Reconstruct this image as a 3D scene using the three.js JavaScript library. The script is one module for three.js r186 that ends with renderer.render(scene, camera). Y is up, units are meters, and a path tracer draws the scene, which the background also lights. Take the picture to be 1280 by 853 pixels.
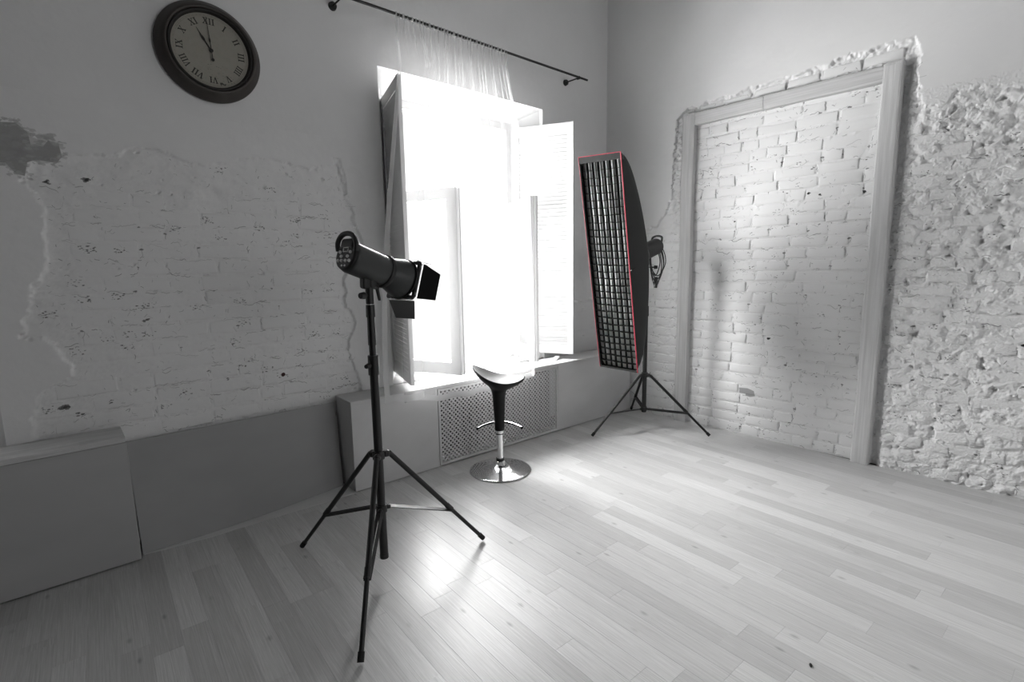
import * as THREE from 'three';
import { RoundedBoxGeometry } from 'three/addons/geometries/RoundedBoxGeometry.js';
import { RectAreaLightUniformsLib } from 'three/addons/lights/RectAreaLightUniformsLib.js';
import { ImprovedNoise } from 'three/addons/math/ImprovedNoise.js';
import { mergeGeometries, mergeVertices } from 'three/addons/utils/BufferGeometryUtils.js';

// ---------------------------------------------------------------- camera, sky, daylight, exposure
const scene = new THREE.Scene();
const renderer = new THREE.WebGLRenderer({ antialias: true });
renderer.toneMapping = THREE.LinearToneMapping;
renderer.toneMappingExposure = 1.35;
renderer.shadowMap.enabled = true;
RectAreaLightUniformsLib.init();
const deg = Math.PI / 180;
const camera = new THREE.PerspectiveCamera(67.368, 1280 / 853, 0.05, 200);
camera.position.set(0, 1.4, 0);
camera.rotation.order = 'YXZ';
camera.rotation.set(-8.3508 * deg, -41.5348 * deg, -0.9457 * deg);
scene.add(camera);
scene.background = new THREE.Color(0xffffff);
scene.backgroundIntensity = 1.0;
// overcast daylight entering through the window openings: the one in view, its neighbour, and the one in the wall behind the camera
const DAY = [[2.3, 2.1, -4.7, 2.6, 2.9, 40, 0, 1], [-0.994, 1.62, -3.80, 1.2, 1.95, 0.6, 0, 1], [2.3, 1.9, 3.8, 2.5, 2.2, 1.3, 0, -1]];
for (const [x, y, z, w, h, i, tx, tz] of DAY) {
  const l = new THREE.RectAreaLight(0xffffff, i, w, h);
  l.position.set(x, y, z); l.lookAt(x + tx, y - 0.15, z + tz); l.name = 'window_daylight';
  scene.add(l);
}

// ---------------------------------------------------------------- helpers
let seed = 20240611;
const rnd = () => { seed = (seed * 1664525 + 1013904223) >>> 0; return seed / 4294967296; };
const rr = (a, b) => a + (b - a) * rnd();
const perlin = new ImprovedNoise();
const ns = (x, y, z = 0) => perlin.noise(x + 37.3, y + 11.7, z + 5.1);
const fbm = (x, y, o = 4, z = 0) => { let s = 0, a = 0.5, f = 1; for (let i = 0; i < o; i++) { s += a * ns(x * f, y * f, z + i * 7.7); a *= 0.5; f *= 2.03; } return s; };
const clamp = (v, a = 0, b = 1) => Math.min(b, Math.max(a, v));
const smooth = (a, b, v) => { const t = clamp((v - a) / (b - a)); return t * t * (3 - 2 * t); };
const lerp = (a, b, t) => a + (b - a) * t;
const V = (x, y, z) => new THREE.Vector3(x, y, z);
const taken = new Map();
function numbered(name) { const n = taken.get(name) || 0; taken.set(name, n + 1); return n ? `${name}_${String(n).padStart(3, '0')}` : name; }
function shade(o) { o.traverse((c) => { if (c.isMesh) { c.castShadow = true; c.receiveShadow = true; } }); return o; }
function thing(name, label, category, [x, y, z] = [0, 0, 0], turn = 0, group) {
  const o = new THREE.Group(); o.name = numbered(name); scene.add(o);
  o.position.set(x, y, z); o.rotation.y = turn; o.userData = { label, category };
  if (group) o.userData.group = group;
  return o;
}
function struct(name) { const o = new THREE.Group(); o.name = name; o.userData = { kind: 'structure' }; scene.add(o); return o; }
function obj(name, geos, mat, parent) {
  const list = Array.isArray(geos) ? geos : [geos];
  const g = list.length > 1 ? mergeGeometries(list.map((k) => { const c = k.index ? k.toNonIndexed() : k; for (const a of Object.keys(c.attributes)) if (!['position', 'normal', 'uv'].includes(a)) c.deleteAttribute(a); return c; })) : list[0];
  const m = new THREE.Mesh(g, mat); m.name = name; m.castShadow = m.receiveShadow = true; parent.add(m);
  return m;
}
function label(o, text) { o.userData.label = text; return o; }
const at = (g, x, y, z) => g.translate(x, y, z);
function box(w, h, d, x = 0, y = 0, z = 0, r = 0.003) {
  const g = r > 0 ? new RoundedBoxGeometry(w, h, d, 1, Math.min(r, w / 2.1, h / 2.1, d / 2.1)) : new THREE.BoxGeometry(w, h, d);
  return g.translate(x, y, z);
}
function span(x0, x1, y0, y1, z0, z1, r = 0.003) { return box(x1 - x0, y1 - y0, z1 - z0, (x0 + x1) / 2, (y0 + y1) / 2, (z0 + z1) / 2, r); }
function rod(a, b, r0, r1 = r0, seg = 16) {
  const d = V().subVectors(b, a), g = new THREE.CylinderGeometry(r1, r0, d.length(), seg);
  g.applyQuaternion(new THREE.Quaternion().setFromUnitVectors(V(0, 1, 0), d.clone().normalize()));
  return g.translate((a.x + b.x) / 2, (a.y + b.y) / 2, (a.z + b.z) / 2);
}
function bar(a, b, w, h) {           // a rectangular bar from a to b
  const d = V().subVectors(b, a), g = new RoundedBoxGeometry(w, d.length(), h, 1, Math.min(w, h) * 0.3);
  g.applyQuaternion(new THREE.Quaternion().setFromUnitVectors(V(0, 1, 0), d.clone().normalize()));
  return g.translate((a.x + b.x) / 2, (a.y + b.y) / 2, (a.z + b.z) / 2);
}
function tube(pts, r, seg = 64, rs = 8, closed = false) { return new THREE.TubeGeometry(new THREE.CatmullRomCurve3(pts, closed), seg, r, rs, closed); }
function lathe(pts, seg = 48) { return new THREE.LatheGeometry(pts.map(([r, y]) => new THREE.Vector2(r, y)), seg); }
function prism(pts, h, axis = 'y') { // plan polygon [x, z] extruded upward
  const s = new THREE.Shape(pts.map(([x, z]) => new THREE.Vector2(x, -z)));
  return new THREE.ExtrudeGeometry(s, { depth: h, bevelEnabled: false }).rotateX(-Math.PI / 2);
}
function grid(nu, nv, f, uvf) {      // parametric sheet
  const p = [], uv = [], ix = [];
  for (let j = 0; j <= nv; j++) for (let i = 0; i <= nu; i++) { const q = f(i / nu, j / nv); p.push(q[0], q[1], q[2]); const t = uvf ? uvf(i / nu, j / nv, q) : [i / nu, j / nv]; uv.push(t[0], t[1]); }
  for (let j = 0; j < nv; j++) for (let i = 0; i < nu; i++) { const a = j * (nu + 1) + i, b = a + 1, c = a + nu + 1, d = c + 1; ix.push(a, b, d, a, d, c); }
  const g = new THREE.BufferGeometry();
  g.setAttribute('position', new THREE.Float32BufferAttribute(p, 3)); g.setAttribute('uv', new THREE.Float32BufferAttribute(uv, 2)); g.setIndex(ix); g.computeVertexNormals();
  return g;
}
function polyDist(poly, x, y) {      // signed distance, positive inside
  let d = 1e9, inside = false;
  for (let i = 0, j = poly.length - 1; i < poly.length; j = i++) {
    const [xi, yi] = poly[i], [xj, yj] = poly[j];
    const ex = xj - xi, ey = yj - yi, t = clamp(((x - xi) * ex + (y - yi) * ey) / (ex * ex + ey * ey));
    d = Math.min(d, Math.hypot(x - xi - ex * t, y - yi - ey * t));
    if ((yi > y) !== (yj > y) && x < ((xj - xi) * (y - yi)) / (yj - yi) + xi) inside = !inside;
  }
  return inside ? d : -d;
}
const line = (tab, x) => { if (x <= tab[0][0]) return tab[0][1]; for (let i = 1; i < tab.length; i++) if (x <= tab[i][0]) return lerp(tab[i - 1][1], tab[i][1], (x - tab[i - 1][0]) / (tab[i][0] - tab[i - 1][0])); return tab[tab.length - 1][1]; };

// ---------------------------------------------------------------- materials
function dataTex(w, h, f, srgb = false, repeat = true) {
  const d = new Uint8Array(w * h * 4);
  for (let y = 0; y < h; y++) for (let x = 0; x < w; x++) { const v = f(x / w, y / h), k = (y * w + x) * 4; const c = Array.isArray(v) ? v : [v, v, v]; for (let i = 0; i < 3; i++) d[k + i] = clamp(Math.round(c[i] * 255), 0, 255); d[k + 3] = 255; }
  const t = new THREE.DataTexture(d, w, h); t.magFilter = THREE.LinearFilter; t.minFilter = THREE.LinearMipmapLinearFilter; t.generateMipmaps = true;
  if (srgb) t.colorSpace = THREE.SRGBColorSpace;
  if (repeat) t.wrapS = t.wrapT = THREE.RepeatWrapping;
  t.needsUpdate = true; return t;
}
const tileN = (u, v, f, o = 4, z = 0) => { // tileable fbm in [0,1) squares by blending
  const a = fbm(u * f, v * f, o, z), b = fbm((u - 1) * f, v * f, o, z), c = fbm(u * f, (v - 1) * f, o, z), d = fbm((u - 1) * f, (v - 1) * f, o, z);
  return lerp(lerp(a, b, u), lerp(c, d, u), v);
};
const std = (o) => new THREE.MeshStandardMaterial(o);
const bumpFine = dataTex(512, 512, (u, v) => 0.5 + 0.7 * tileN(u, v, 24, 4, 3));
bumpFine.repeat.set(2, 2);
const plasterTone = dataTex(512, 512, (u, v) => 0.98 + 0.05 * tileN(u, v, 5, 4, 9), true);
const M = {
  plaster: std({ color: 0xdedede, roughness: 0.85, map: plasterTone, bumpMap: bumpFine, bumpScale: 0.0012 }),
  greyWall: std({ color: 0x787878, roughness: 0.85, bumpMap: bumpFine, bumpScale: 0.0012 }),
  greyCeiling: std({ color: 0x9c9c9c, roughness: 0.85 }),
  paint: std({ color: 0xcdcdcd, roughness: 0.5 }),
  paintOld: std({ color: 0xd2d2d2, roughness: 0.6, map: plasterTone, bumpMap: bumpFine, bumpScale: 0.0006 }),
  greyBoard: std({ color: 0x979797, roughness: 0.55, map: plasterTone }),
  casing: std({ color: 0xc6c6c6, roughness: 0.55, map: plasterTone }),
  grille: std({ color: 0xc4c4c4, roughness: 0.5 }),
  casingGrey: std({ color: 0xa8a8a8, roughness: 0.55, map: plasterTone }),
  iron: std({ color: 0x6c6c6c, roughness: 0.6 }),
  dark: std({ color: 0x101010, roughness: 0.9 }),
  black: std({ color: 0x0a0a0a, roughness: 0.42 }),
  blackMatt: std({ color: 0x0d0d0d, roughness: 0.8 }),
  flash: std({ color: 0x2a2c2c, roughness: 0.42 }),
  flashDark: std({ color: 0x151515, roughness: 0.5 }),
  metal: std({ color: 0xd8d8d8, roughness: 0.28, metalness: 1 }),
  chrome: std({ color: 0xe6e6e6, roughness: 0.07, metalness: 1 }),
  button: std({ color: 0xc9c9c9, roughness: 0.4 }),
  rodIron: std({ color: 0x141414, roughness: 0.45 }),
  glass: new THREE.MeshPhysicalMaterial({ color: 0xffffff, roughness: 0.0, transmission: 1, thickness: 0, ior: 1.5 }),
  fabric: std({ color: 0x1d1e1d, roughness: 0.85 }),
  gridFabric: std({ color: 0x0b0b0b, roughness: 0.7 }),
  red: std({ color: 0xa8243c, roughness: 0.6 }),
  diffuser: std({ color: 0xf2f2f2, roughness: 0.42, metalness: 0.65 }),
  stoolBlack: new THREE.MeshPhysicalMaterial({ color: 0x131313, roughness: 0.45, specularIntensity: 0.45 }),
  clockRim: std({ color: 0x383330, roughness: 0.5 }),
  clockInk: std({ color: 0x161412, roughness: 0.6 }),
};

// ---------------------------------------------------------------- room dimensions
const COURSE = 0.083;
const WA = -3.2, WB = 4.08, CEIL = 4.1, XL = -3.6, ZB = 3.4;
const W1 = { x0: 1.705, x1: 3.209, dx: 0 }, W2 = { x0: -1.744, x1: -0.24, dx: -3.449 };
const SPLAY = 0.147, REC = -3.43, OUT = -3.72, WTOP = 2.69, WTOPIN = 2.6, SILL = 0.59;

// ---------------------------------------------------------------- wall_left: the window wall
const exposedA = [[-0.15, 0.3], [-0.15, 0.66], [-0.14, 0.75], [-0.08, 0.85], [0.02, 0.91], [0.02, 0.97], [-0.05, 1.08], [-0.13, 1.12], [-0.12, 1.19], [-0.04, 1.39], [0, 1.52], [-0.01, 1.7], [-0.05, 1.8], [0, 1.89], [0.08, 1.93], [0.25, 1.96], [0.44, 2.02], [0.61, 1.96], [0.97, 2.02], [1.24, 2.0], [1.4, 2.05], [1.45, 1.88], [1.5, 1.69], [1.55, 1.53], [1.42, 1.38], [1.38, 1.23], [1.45, 1.07], [1.4, 0.91], [1.47, 0.58], [1.47, 0.3]];
const chipA = [[1.37, 2.08], [1.415, 2.07], [1.445, 1.99], [1.455, 1.87], [1.43, 1.85], [1.40, 1.9], [1.395, 2.0]];
function hA(x, y) {
  const wob = 0.05 * fbm(x * 7, y * 7, 3, 2) + 0.028 * fbm(x * 24, y * 24, 3, 4);
  let e = x < 1.7 ? polyDist(exposedA, x, y) + wob : Math.min(x - 3.52, 1.06 - y) + wob;
  e = smooth(-0.007, 0.009, e);
  const chip = x > 1.2 && x < 1.6 && y > 1.7 ? smooth(-0.004, 0.006, polyDist(chipA, x, y) + 0.4 * wob) : 0;
  const plaster = 0.010 + 0.004 * fbm(x * 1.7, y * 1.7, 3, 6) + 0.0012 * fbm(x * 14, y * 14, 3, 8);
  const top = smooth(1.62, 1.85, y + 0.12 * fbm(x * 3, y * 3, 3, 12));
  const lump = 0.009 * fbm(x * 9, y * 14, 4, 1) + 0.004 * Math.abs(fbm(x * 30, y * 44, 3, 5)) + top * (0.006 + 0.012 * fbm(x * 7, y * 7, 3, 21));
  const jy = ((y - 0.55 + 0.008 * fbm(x * 5, y * 5, 2, 91)) / COURSE) % 1, joint = -0.002 * Math.exp(-Math.pow(Math.min(jy, 1 - jy) / 0.07, 2)) * (1 - top) * smooth(-0.25, 0.1, fbm(x * 4, y * 9, 2, 95));
  const holes = -0.02 * smooth(0.32, 0.42, fbm(x * 20, y * 26, 2, 31));
  return lerp(plaster, -0.007 + lump + joint + holes * 0.6, Math.max(e, 0)) - chip * 0.009;
}
function sheet(name, map, h, a0, a1, b0, b1, step, mat, parent, uvf) {
  const nu = Math.max(1, Math.round((a1 - a0) / step)), nv = Math.max(1, Math.round((b1 - b0) / step));
  const uvq = (a, b) => (uvf ? uvf(a, b) : [a * 0.5, b * 0.5]), e = Math.min(step, 0.01) * 0.5;
  const p = [], n = [], uv = [], ix = [];
  const put = (a, b, hh, nn) => { p.push(...map(a, b, hh)); n.push(...nn); uv.push(...uvq(a, b)); return p.length / 3 - 1; };
  const nrm = (a, b) => { const ha = (h(a + e, b) - h(a - e, b)) / (2 * e), hb = (h(a, b + e) - h(a, b - e)) / (2 * e), l = Math.hypot(ha, hb, 1); return map === mapA ? [-ha / l, -hb / l, 1 / l] : [-1 / l, -hb / l, -ha / l]; };
  for (let j = 0; j <= nv; j++) for (let i = 0; i <= nu; i++) { const a = lerp(a0, a1, i / nu), b = lerp(b0, b1, j / nv); put(a, b, h(a, b), nrm(a, b)); }
  for (let j = 0; j < nv; j++) for (let i = 0; i < nu; i++) { const q = j * (nu + 1) + i; ix.push(q, q + 1, q + nu + 2, q, q + nu + 2, q + nu + 1); }
  // the four edges turn back into the wall
  const turn = (m, f, na, nb) => { const nn = map === mapA ? [na, nb, 0] : [0, nb, na]; let last = null; for (let k = 0; k <= m; k++) { const [a, b] = f(k / m), u = put(a, b, h(a, b), nn), v = put(a, b, -0.055, nn); if (last) ix.push(last[0], last[1], v, last[0], v, u); last = [u, v]; } };
  turn(nu, (t) => [lerp(a0, a1, t), b0], 0, -1); turn(nv, (t) => [a1, lerp(b0, b1, t)], 1, 0); turn(nu, (t) => [lerp(a1, a0, t), b1], 0, 1); turn(nv, (t) => [a0, lerp(b1, b0, t)], -1, 0);
  const g = new THREE.BufferGeometry();
  g.setAttribute('position', new THREE.Float32BufferAttribute(p, 3)); g.setAttribute('normal', new THREE.Float32BufferAttribute(n, 3)); g.setAttribute('uv', new THREE.Float32BufferAttribute(uv, 2)); g.setIndex(ix);
  return obj(name, g, mat, parent);
}
const mapA = (a, b, h) => [a, b, WA + h];
const mapB = (a, b, h) => [WB - h, b, a];

function marksCanvas(w, h, draw) {
  const c = document.createElement('canvas'); c.width = w; c.height = h; const g = c.getContext('2d');
  draw(g, w, h);
  const t = new THREE.CanvasTexture(c); t.colorSpace = THREE.SRGBColorSpace; return t;
}
function speck(g, x, y, r, tone, a) { // ragged little blot
  g.fillStyle = `rgba(${tone},${tone},${tone},${a})`; g.beginPath();
  const n = 9, ph = rnd() * 6;
  for (let i = 0; i <= n; i++) { const t = ph + (i % n) / n * 6.283, q = r * (0.55 + 0.6 * Math.abs(Math.sin(i * 2.3 + ph * 3))); const X = x + Math.cos(t) * q * 1.4, Y = y + Math.sin(t) * q * 0.8; i ? g.lineTo(X, Y) : g.moveTo(X, Y); }
  g.fill();
}
function dash(g, x, y, len, ang, wd, tone, a) { // short ragged crack
  g.strokeStyle = `rgba(${tone},${tone},${tone},${a})`; g.lineWidth = wd; g.lineCap = 'round'; g.beginPath(); g.moveTo(x, y);
  let X = x, Y = y, t = ang; const n = Math.max(3, Math.round(len / 8));
  for (let i = 0; i < n; i++) { t = ang + rr(-0.7, 0.7); X += Math.cos(t) * len / n; Y += Math.sin(t) * len / n; g.lineTo(X, Y); }
  g.stroke();
}
// where the bricks lie: [along0, along1, y0, y1]
const bricksA = [], bricksIn = [], bricksLeft = [], bricksRough = [];
for (let r = 0, y = 0.55; y < 1.72; y += COURSE, r++) for (let x = -0.2 - (r % 2) * 0.13; x < 1.6;) {
  const len = rnd() < 0.35 ? rr(0.12, 0.15) : rr(0.24, 0.28), a0 = x + 0.005, a1 = x + len - 0.005; x += len;
  const m = Math.min(polyDist(exposedA, a0 + 0.02, y + 0.04), polyDist(exposedA, a1 - 0.02, y + 0.04));
  if (m < 0.015 || rnd() < 0.1) continue;
  bricksA.push([a0, a1, y + 0.006, y + COURSE - 0.006]);
}
// paint broken along a brick's edges
function edgeCracks(g, X, Y, list, px, share) {
  for (const [a0, a1, b0, b1] of list) for (const [p, q, r, s] of [[a0, b0, a1, b0], [a0, b1, a1, b1], [a0, b0, a0, b1], [a1, b0, a1, b1]]) {
    const up = p === r; if (rnd() > (up ? share * 1.5 : share)) continue;
    const t0 = rr(0, 0.5), t1 = t0 + rr(0.15, 0.5), x0 = X(lerp(p, r, t0)), y0 = Y(lerp(q, s, t0)), x1 = X(lerp(p, r, t1)), y1 = Y(lerp(q, s, t1));
    dash(g, x0, y0, Math.hypot(x1 - x0, y1 - y0), Math.atan2(y1 - y0, x1 - x0), px * rr(0.6, 1.9), Math.round(rr(70, 140)), rr(0.3, 0.75));
    if (rnd() < 0.16) speck(g, x1, y1, px * rr(2, 4), Math.round(rr(50, 90)), 0.6);
  }
}
// colour of the painted masonry between the windows: cracks in the joints, dirt specks, one old grey patch
const A_REG = { x0: -0.24, x1: 1.705, y0: 0.45, y1: 2.2 };
const texA = marksCanvas(2048, 1843, (g, w, h) => {
  g.fillStyle = 'rgb(218,218,218)'; g.fillRect(0, 0, w, h);
  const X = (x) => (x - A_REG.x0) / (A_REG.x1 - A_REG.x0) * w, Y = (y) => h - (y - A_REG.y0) / (A_REG.y1 - A_REG.y0) * h;
  for (let i = 0; i < 900; i++) { const x = rr(0, w), y = rr(0, h), t = Math.round(rr(212, 224)); speck(g, x, y, rr(6, 40), t, 0.25); }
  // grey patch of old plaster
  g.fillStyle = 'rgb(150,150,148)'; g.beginPath();
  [[-0.24, 2.06], [-0.1, 2.05], [-0.05, 2.055], [-0.015, 2.02], [-0.01, 1.965], [0.03, 1.965], [0.05, 1.995], [0.085, 1.985], [0.09, 1.93], [0.07, 1.9], [0.0, 1.905], [-0.03, 1.89], [-0.045, 1.83], [-0.075, 1.84], [-0.1, 1.88], [-0.24, 1.87]].forEach(([x, y], i) => (i ? g.lineTo(X(x), Y(y)) : g.moveTo(X(x), Y(y)))); g.fill();
  for (let i = 0; i < 90; i++) speck(g, X(rr(-0.2, 0.06)), Y(rr(1.9, 2.02)), rr(5, 22), Math.round(rr(140, 160)), 0.4);
  for (let i = 0; i < 160; i++) { const [ex, ey] = [[-0.1, 2.05], [-0.05, 2.055], [-0.015, 2.02], [-0.01, 1.965], [0.05, 1.995], [0.085, 1.985], [0.09, 1.93], [0.07, 1.9], [0, 1.905], [-0.03, 1.89], [-0.045, 1.83], [-0.075, 1.84], [-0.1, 1.88]][i % 13]; speck(g, X(ex + rr(-0.02, 0.02)), Y(ey + rr(-0.018, 0.018)), rr(2, 11), Math.round(rr(150, 175)), 0.5); }
  const inside = (x, y, m = 0.03) => polyDist(exposedA, x, y) > m;
  edgeCracks(g, X, Y, bricksA, 1.8, 0.3);
  for (let y = 0.55; y < 1.85; y += COURSE) for (let k = 0; k < 14; k++) {
    const x = rr(-0.1, 1.5), yy = y + rr(-0.006, 0.006); if (!inside(x, yy)) continue;
    dash(g, X(x), Y(yy), rr(12, 70), rr(-0.08, 0.08), rr(1.2, 3.2), Math.round(rr(60, 130)), rr(0.25, 0.75));
  }
  for (let i = 0; i < 620; i++) { const x = rr(-0.15, 1.55), y = rr(0.5, 2.02); if (!inside(x, y, 0.01)) continue; dash(g, X(x), Y(y), rr(6, 26), rr(0, 6.28), rr(1, 2.6), Math.round(rr(40, 130)), rr(0.2, 0.7)); }
  for (let i = 0; i < 55; i++) { const cx = rr(-0.12, 1.5), cy = rr(0.52, 1.95); if (!inside(cx, cy)) continue; for (let k = 0; k < 14; k++) speck(g, X(cx + rr(-0.03, 0.03)), Y(cy + rr(-0.016, 0.016)), rr(1.2, 4.5), Math.round(rr(30, 120)), rr(0.3, 0.8)); }
  for (const [x, y, r] of [[0.33, 1.15, 11], [-0.03, 0.76, 16], [0.03, 0.72, 9], [0.16, 1.83, 13], [0.02, 1.81, 10], [0.15, 0.76, 6], [1.12, 1.69, 6], [0.68, 0.79, 6]]) for (let k = 0; k < 6; k++) speck(g, X(x + rr(-0.013, 0.013)), Y(y + rr(-0.009, 0.009)), r * rr(0.3, 0.75), Math.round(rr(40, 80)), 0.6);
  for (let k = 0; k < 5; k++) { g.fillStyle = 'rgba(46,18,16,0.9)'; g.beginPath(); g.ellipse(X(0.98 + rr(-0.006, 0.006)), Y(0.77 + rr(-0.006, 0.006)), rr(8, 13), rr(7, 12), rr(0, 3), 0, 6.3); g.fill(); }
});
const uvA = (a, b) => [(a - A_REG.x0) / (A_REG.x1 - A_REG.x0), (b - A_REG.y0) / (A_REG.y1 - A_REG.y0)];
const tiledBump = (w, h) => { const t = bumpFine.clone(); t.repeat.set(w, h); t.needsUpdate = true; return t; };
M.masonryA = std({ map: texA, roughness: 0.82, bumpMap: tiledBump(1.945, 1.75), bumpScale: 0.002 });

const wallLeft = struct('wall_left');
const pier = (pts, y0, y1) => prism(pts, y1 - y0).translate(0, y0, 0);
const BACK = WA - 0.028;
obj('wall_core', [
  pier([[W2.x1, BACK], [W1.x0, BACK], [W1.x0 + SPLAY, REC], [W1.x0 + SPLAY, OUT], [W2.x1 - SPLAY, OUT], [W2.x1 - SPLAY, REC]], 0, CEIL),
  pier([[W1.x1, BACK], [WB + 0.3, BACK], [WB + 0.3, OUT], [W1.x1 - SPLAY, OUT], [W1.x1 - SPLAY, REC]], 0, CEIL),
  pier([[XL - 0.3, BACK], [W2.x0, BACK], [W2.x0 + SPLAY, REC], [W2.x0 + SPLAY, OUT], [XL - 0.3, OUT]], 0, CEIL),
  ...[W1, W2].flatMap((w) => {
    const s = new THREE.Shape([[-BACK, WTOP], [-REC, WTOPIN], [-OUT, WTOPIN], [-OUT, CEIL], [-BACK, CEIL]].map(([a, b]) => new THREE.Vector2(a, b)));
    const head = new THREE.ExtrudeGeometry(s, { depth: w.x1 - w.x0, bevelEnabled: false }).rotateY(Math.PI / 2).translate(w.x0, 0, 0);
    return [head, span(w.x0 - 0.02, w.x1 + 0.02, 0, SILL - 0.03, OUT, BACK, 0)];
  }),
], M.plaster, wallLeft);
label(sheet('masonry_face', mapA, hA, A_REG.x0, A_REG.x1, A_REG.y0, A_REG.y1, 0.008, M.masonryA, wallLeft, uvA), 'bare white-painted brick with ragged plaster edges');
sheet('plaster_face', mapA, hA, W2.x1, W1.x0, 0, A_REG.y0, 0.06, M.plaster, wallLeft);
sheet('plaster_face', mapA, hA, W2.x1, W1.x0, A_REG.y1, CEIL, 0.03, M.plaster, wallLeft);
sheet('plaster_face', mapA, hA, W1.x0, W1.x1, WTOP, CEIL, 0.03, M.plaster, wallLeft);
sheet('plaster_face', mapA, hA, W1.x1, WB + 0.05, 0.5, 1.3, 0.01, M.plaster, wallLeft);
sheet('plaster_face', mapA, hA, W1.x1, WB + 0.05, 1.3, CEIL, 0.03, M.plaster, wallLeft);
sheet('plaster_face', mapA, hA, XL - 0.1, W2.x0, 0, CEIL, 0.06, M.plaster, wallLeft);
sheet('plaster_face', mapA, hA, W2.x0, W2.x1, WTOP, CEIL, 0.06, M.plaster, wallLeft);

// one painted brick: an uneven face with rounded arrises, set in the wall face h by the height d
function brickGeo(map, h, a0, a1, b0, b1, d, rough, uvf, sd) {
  const nu = 6, nv = 5, k = sd * 3.7, U = [0, 0.035, 0.5, 0.965, 1], T = [0, 0.13, 0.87, 1], am = (a0 + a1) / 2, bm = (b0 + b1) / 2, mean = (h(am, bm) + h(lerp(a0, am, 0.4), bm) + h(lerp(a1, am, 0.4), bm)) / 3;
  const f = (u, v) => {
    const i = Math.round(u * nu), j = Math.round(v * nv);
    const back = i === 0 || j === 0 || i === nu || j === nv, rim = !back && (i === 1 || j === 1 || i === nu - 1 || j === nv - 1);
    const uu = U[clamp(i - 1, 0, 4)], vv = T[clamp(j - 1, 0, 3)];
    let a = lerp(a0, a1, uu), b = lerp(b0, b1, vv);
    a += rough * 1.3 * ns(a * 31, b * 31, k); b += rough * 1.1 * ns(a * 27, b * 33, k + 9);
    if (back) { a += (i === 0 ? -1 : i === nu ? 1 : 0) * 0.006; b += (j === 0 ? -1 : j === nv ? 1 : 0) * 0.006; }
    const lie = lerp(mean, h(a, b), 0.6);
    const hh = back ? lie - 0.012 : lie + (rim ? 0.25 * d - 0.0025 : d) + rough * 0.35 * ns(a * 17, b * 17, k + 3) + (uu - 0.5) * rough * 0.35 * Math.sin(k) + (vv - 0.5) * rough * 0.3 * Math.cos(k * 1.3);
    return map(a, b, hh);
  };
  return grid(nu, nv, f, (u, v, q) => (map === mapA ? uvf(q[0], q[1]) : uvf(q[2], q[1])));
}
let nb = 0;
for (const q of bricksA) obj('brick', brickGeo(mapA, hA, ...q, rr(0.0005, 0.0042), 0.007, uvA, ++nb), M.masonryA, wallLeft);

// ---------------------------------------------------------------- wall_right: the wall with the blocked doorway
const B_REG = { x0: -3.25, x1: 0.25, y0: 0, y1: 2.84 };
const FR = { z0: -2.39, z1: -0.90, top: 2.615, w: 0.105 };
const topL = [[-3.3, 1.72], [-2.85, 1.66], [-2.62, 1.74], [-2.55, 1.84], [-2.48, 1.98], [-2.46, 2.45], [-2.45, 2.6], [-2.35, 2.66], [-2.0, 2.675], [-1.5, 2.705], [-1.1, 2.735], [-0.86, 2.735], [-0.82, 2.66], [-0.835, 2.5], [-0.8, 2.42], [-0.78, 2.32], [-0.68, 2.31], [-0.6, 2.36], [-0.52, 2.39], [-0.45, 2.35], [-0.36, 2.32], [-0.3, 2.31], [-0.1, 2.28], [0.3, 2.3]];
function worley(x, y, z = 0) {
  const xi = Math.floor(x), yi = Math.floor(y); let d1 = 9, d2 = 9;
  for (let j = -1; j <= 1; j++) for (let i = -1; i <= 1; i++) {
    const s = Math.sin((xi + i) * 127.1 + (yi + j) * 311.7 + z * 74.7) * 43758.5453, t = Math.sin((xi + i) * 269.5 + (yi + j) * 183.3 + z * 31.1) * 43758.5453;
    const d = Math.hypot(xi + i + (s - Math.floor(s)) - x, yi + j + (t - Math.floor(t)) - y);
    if (d < d1) { d2 = d1; d1 = d; } else if (d < d2) d2 = d;
  }
  return [d1, d2];
}
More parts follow.
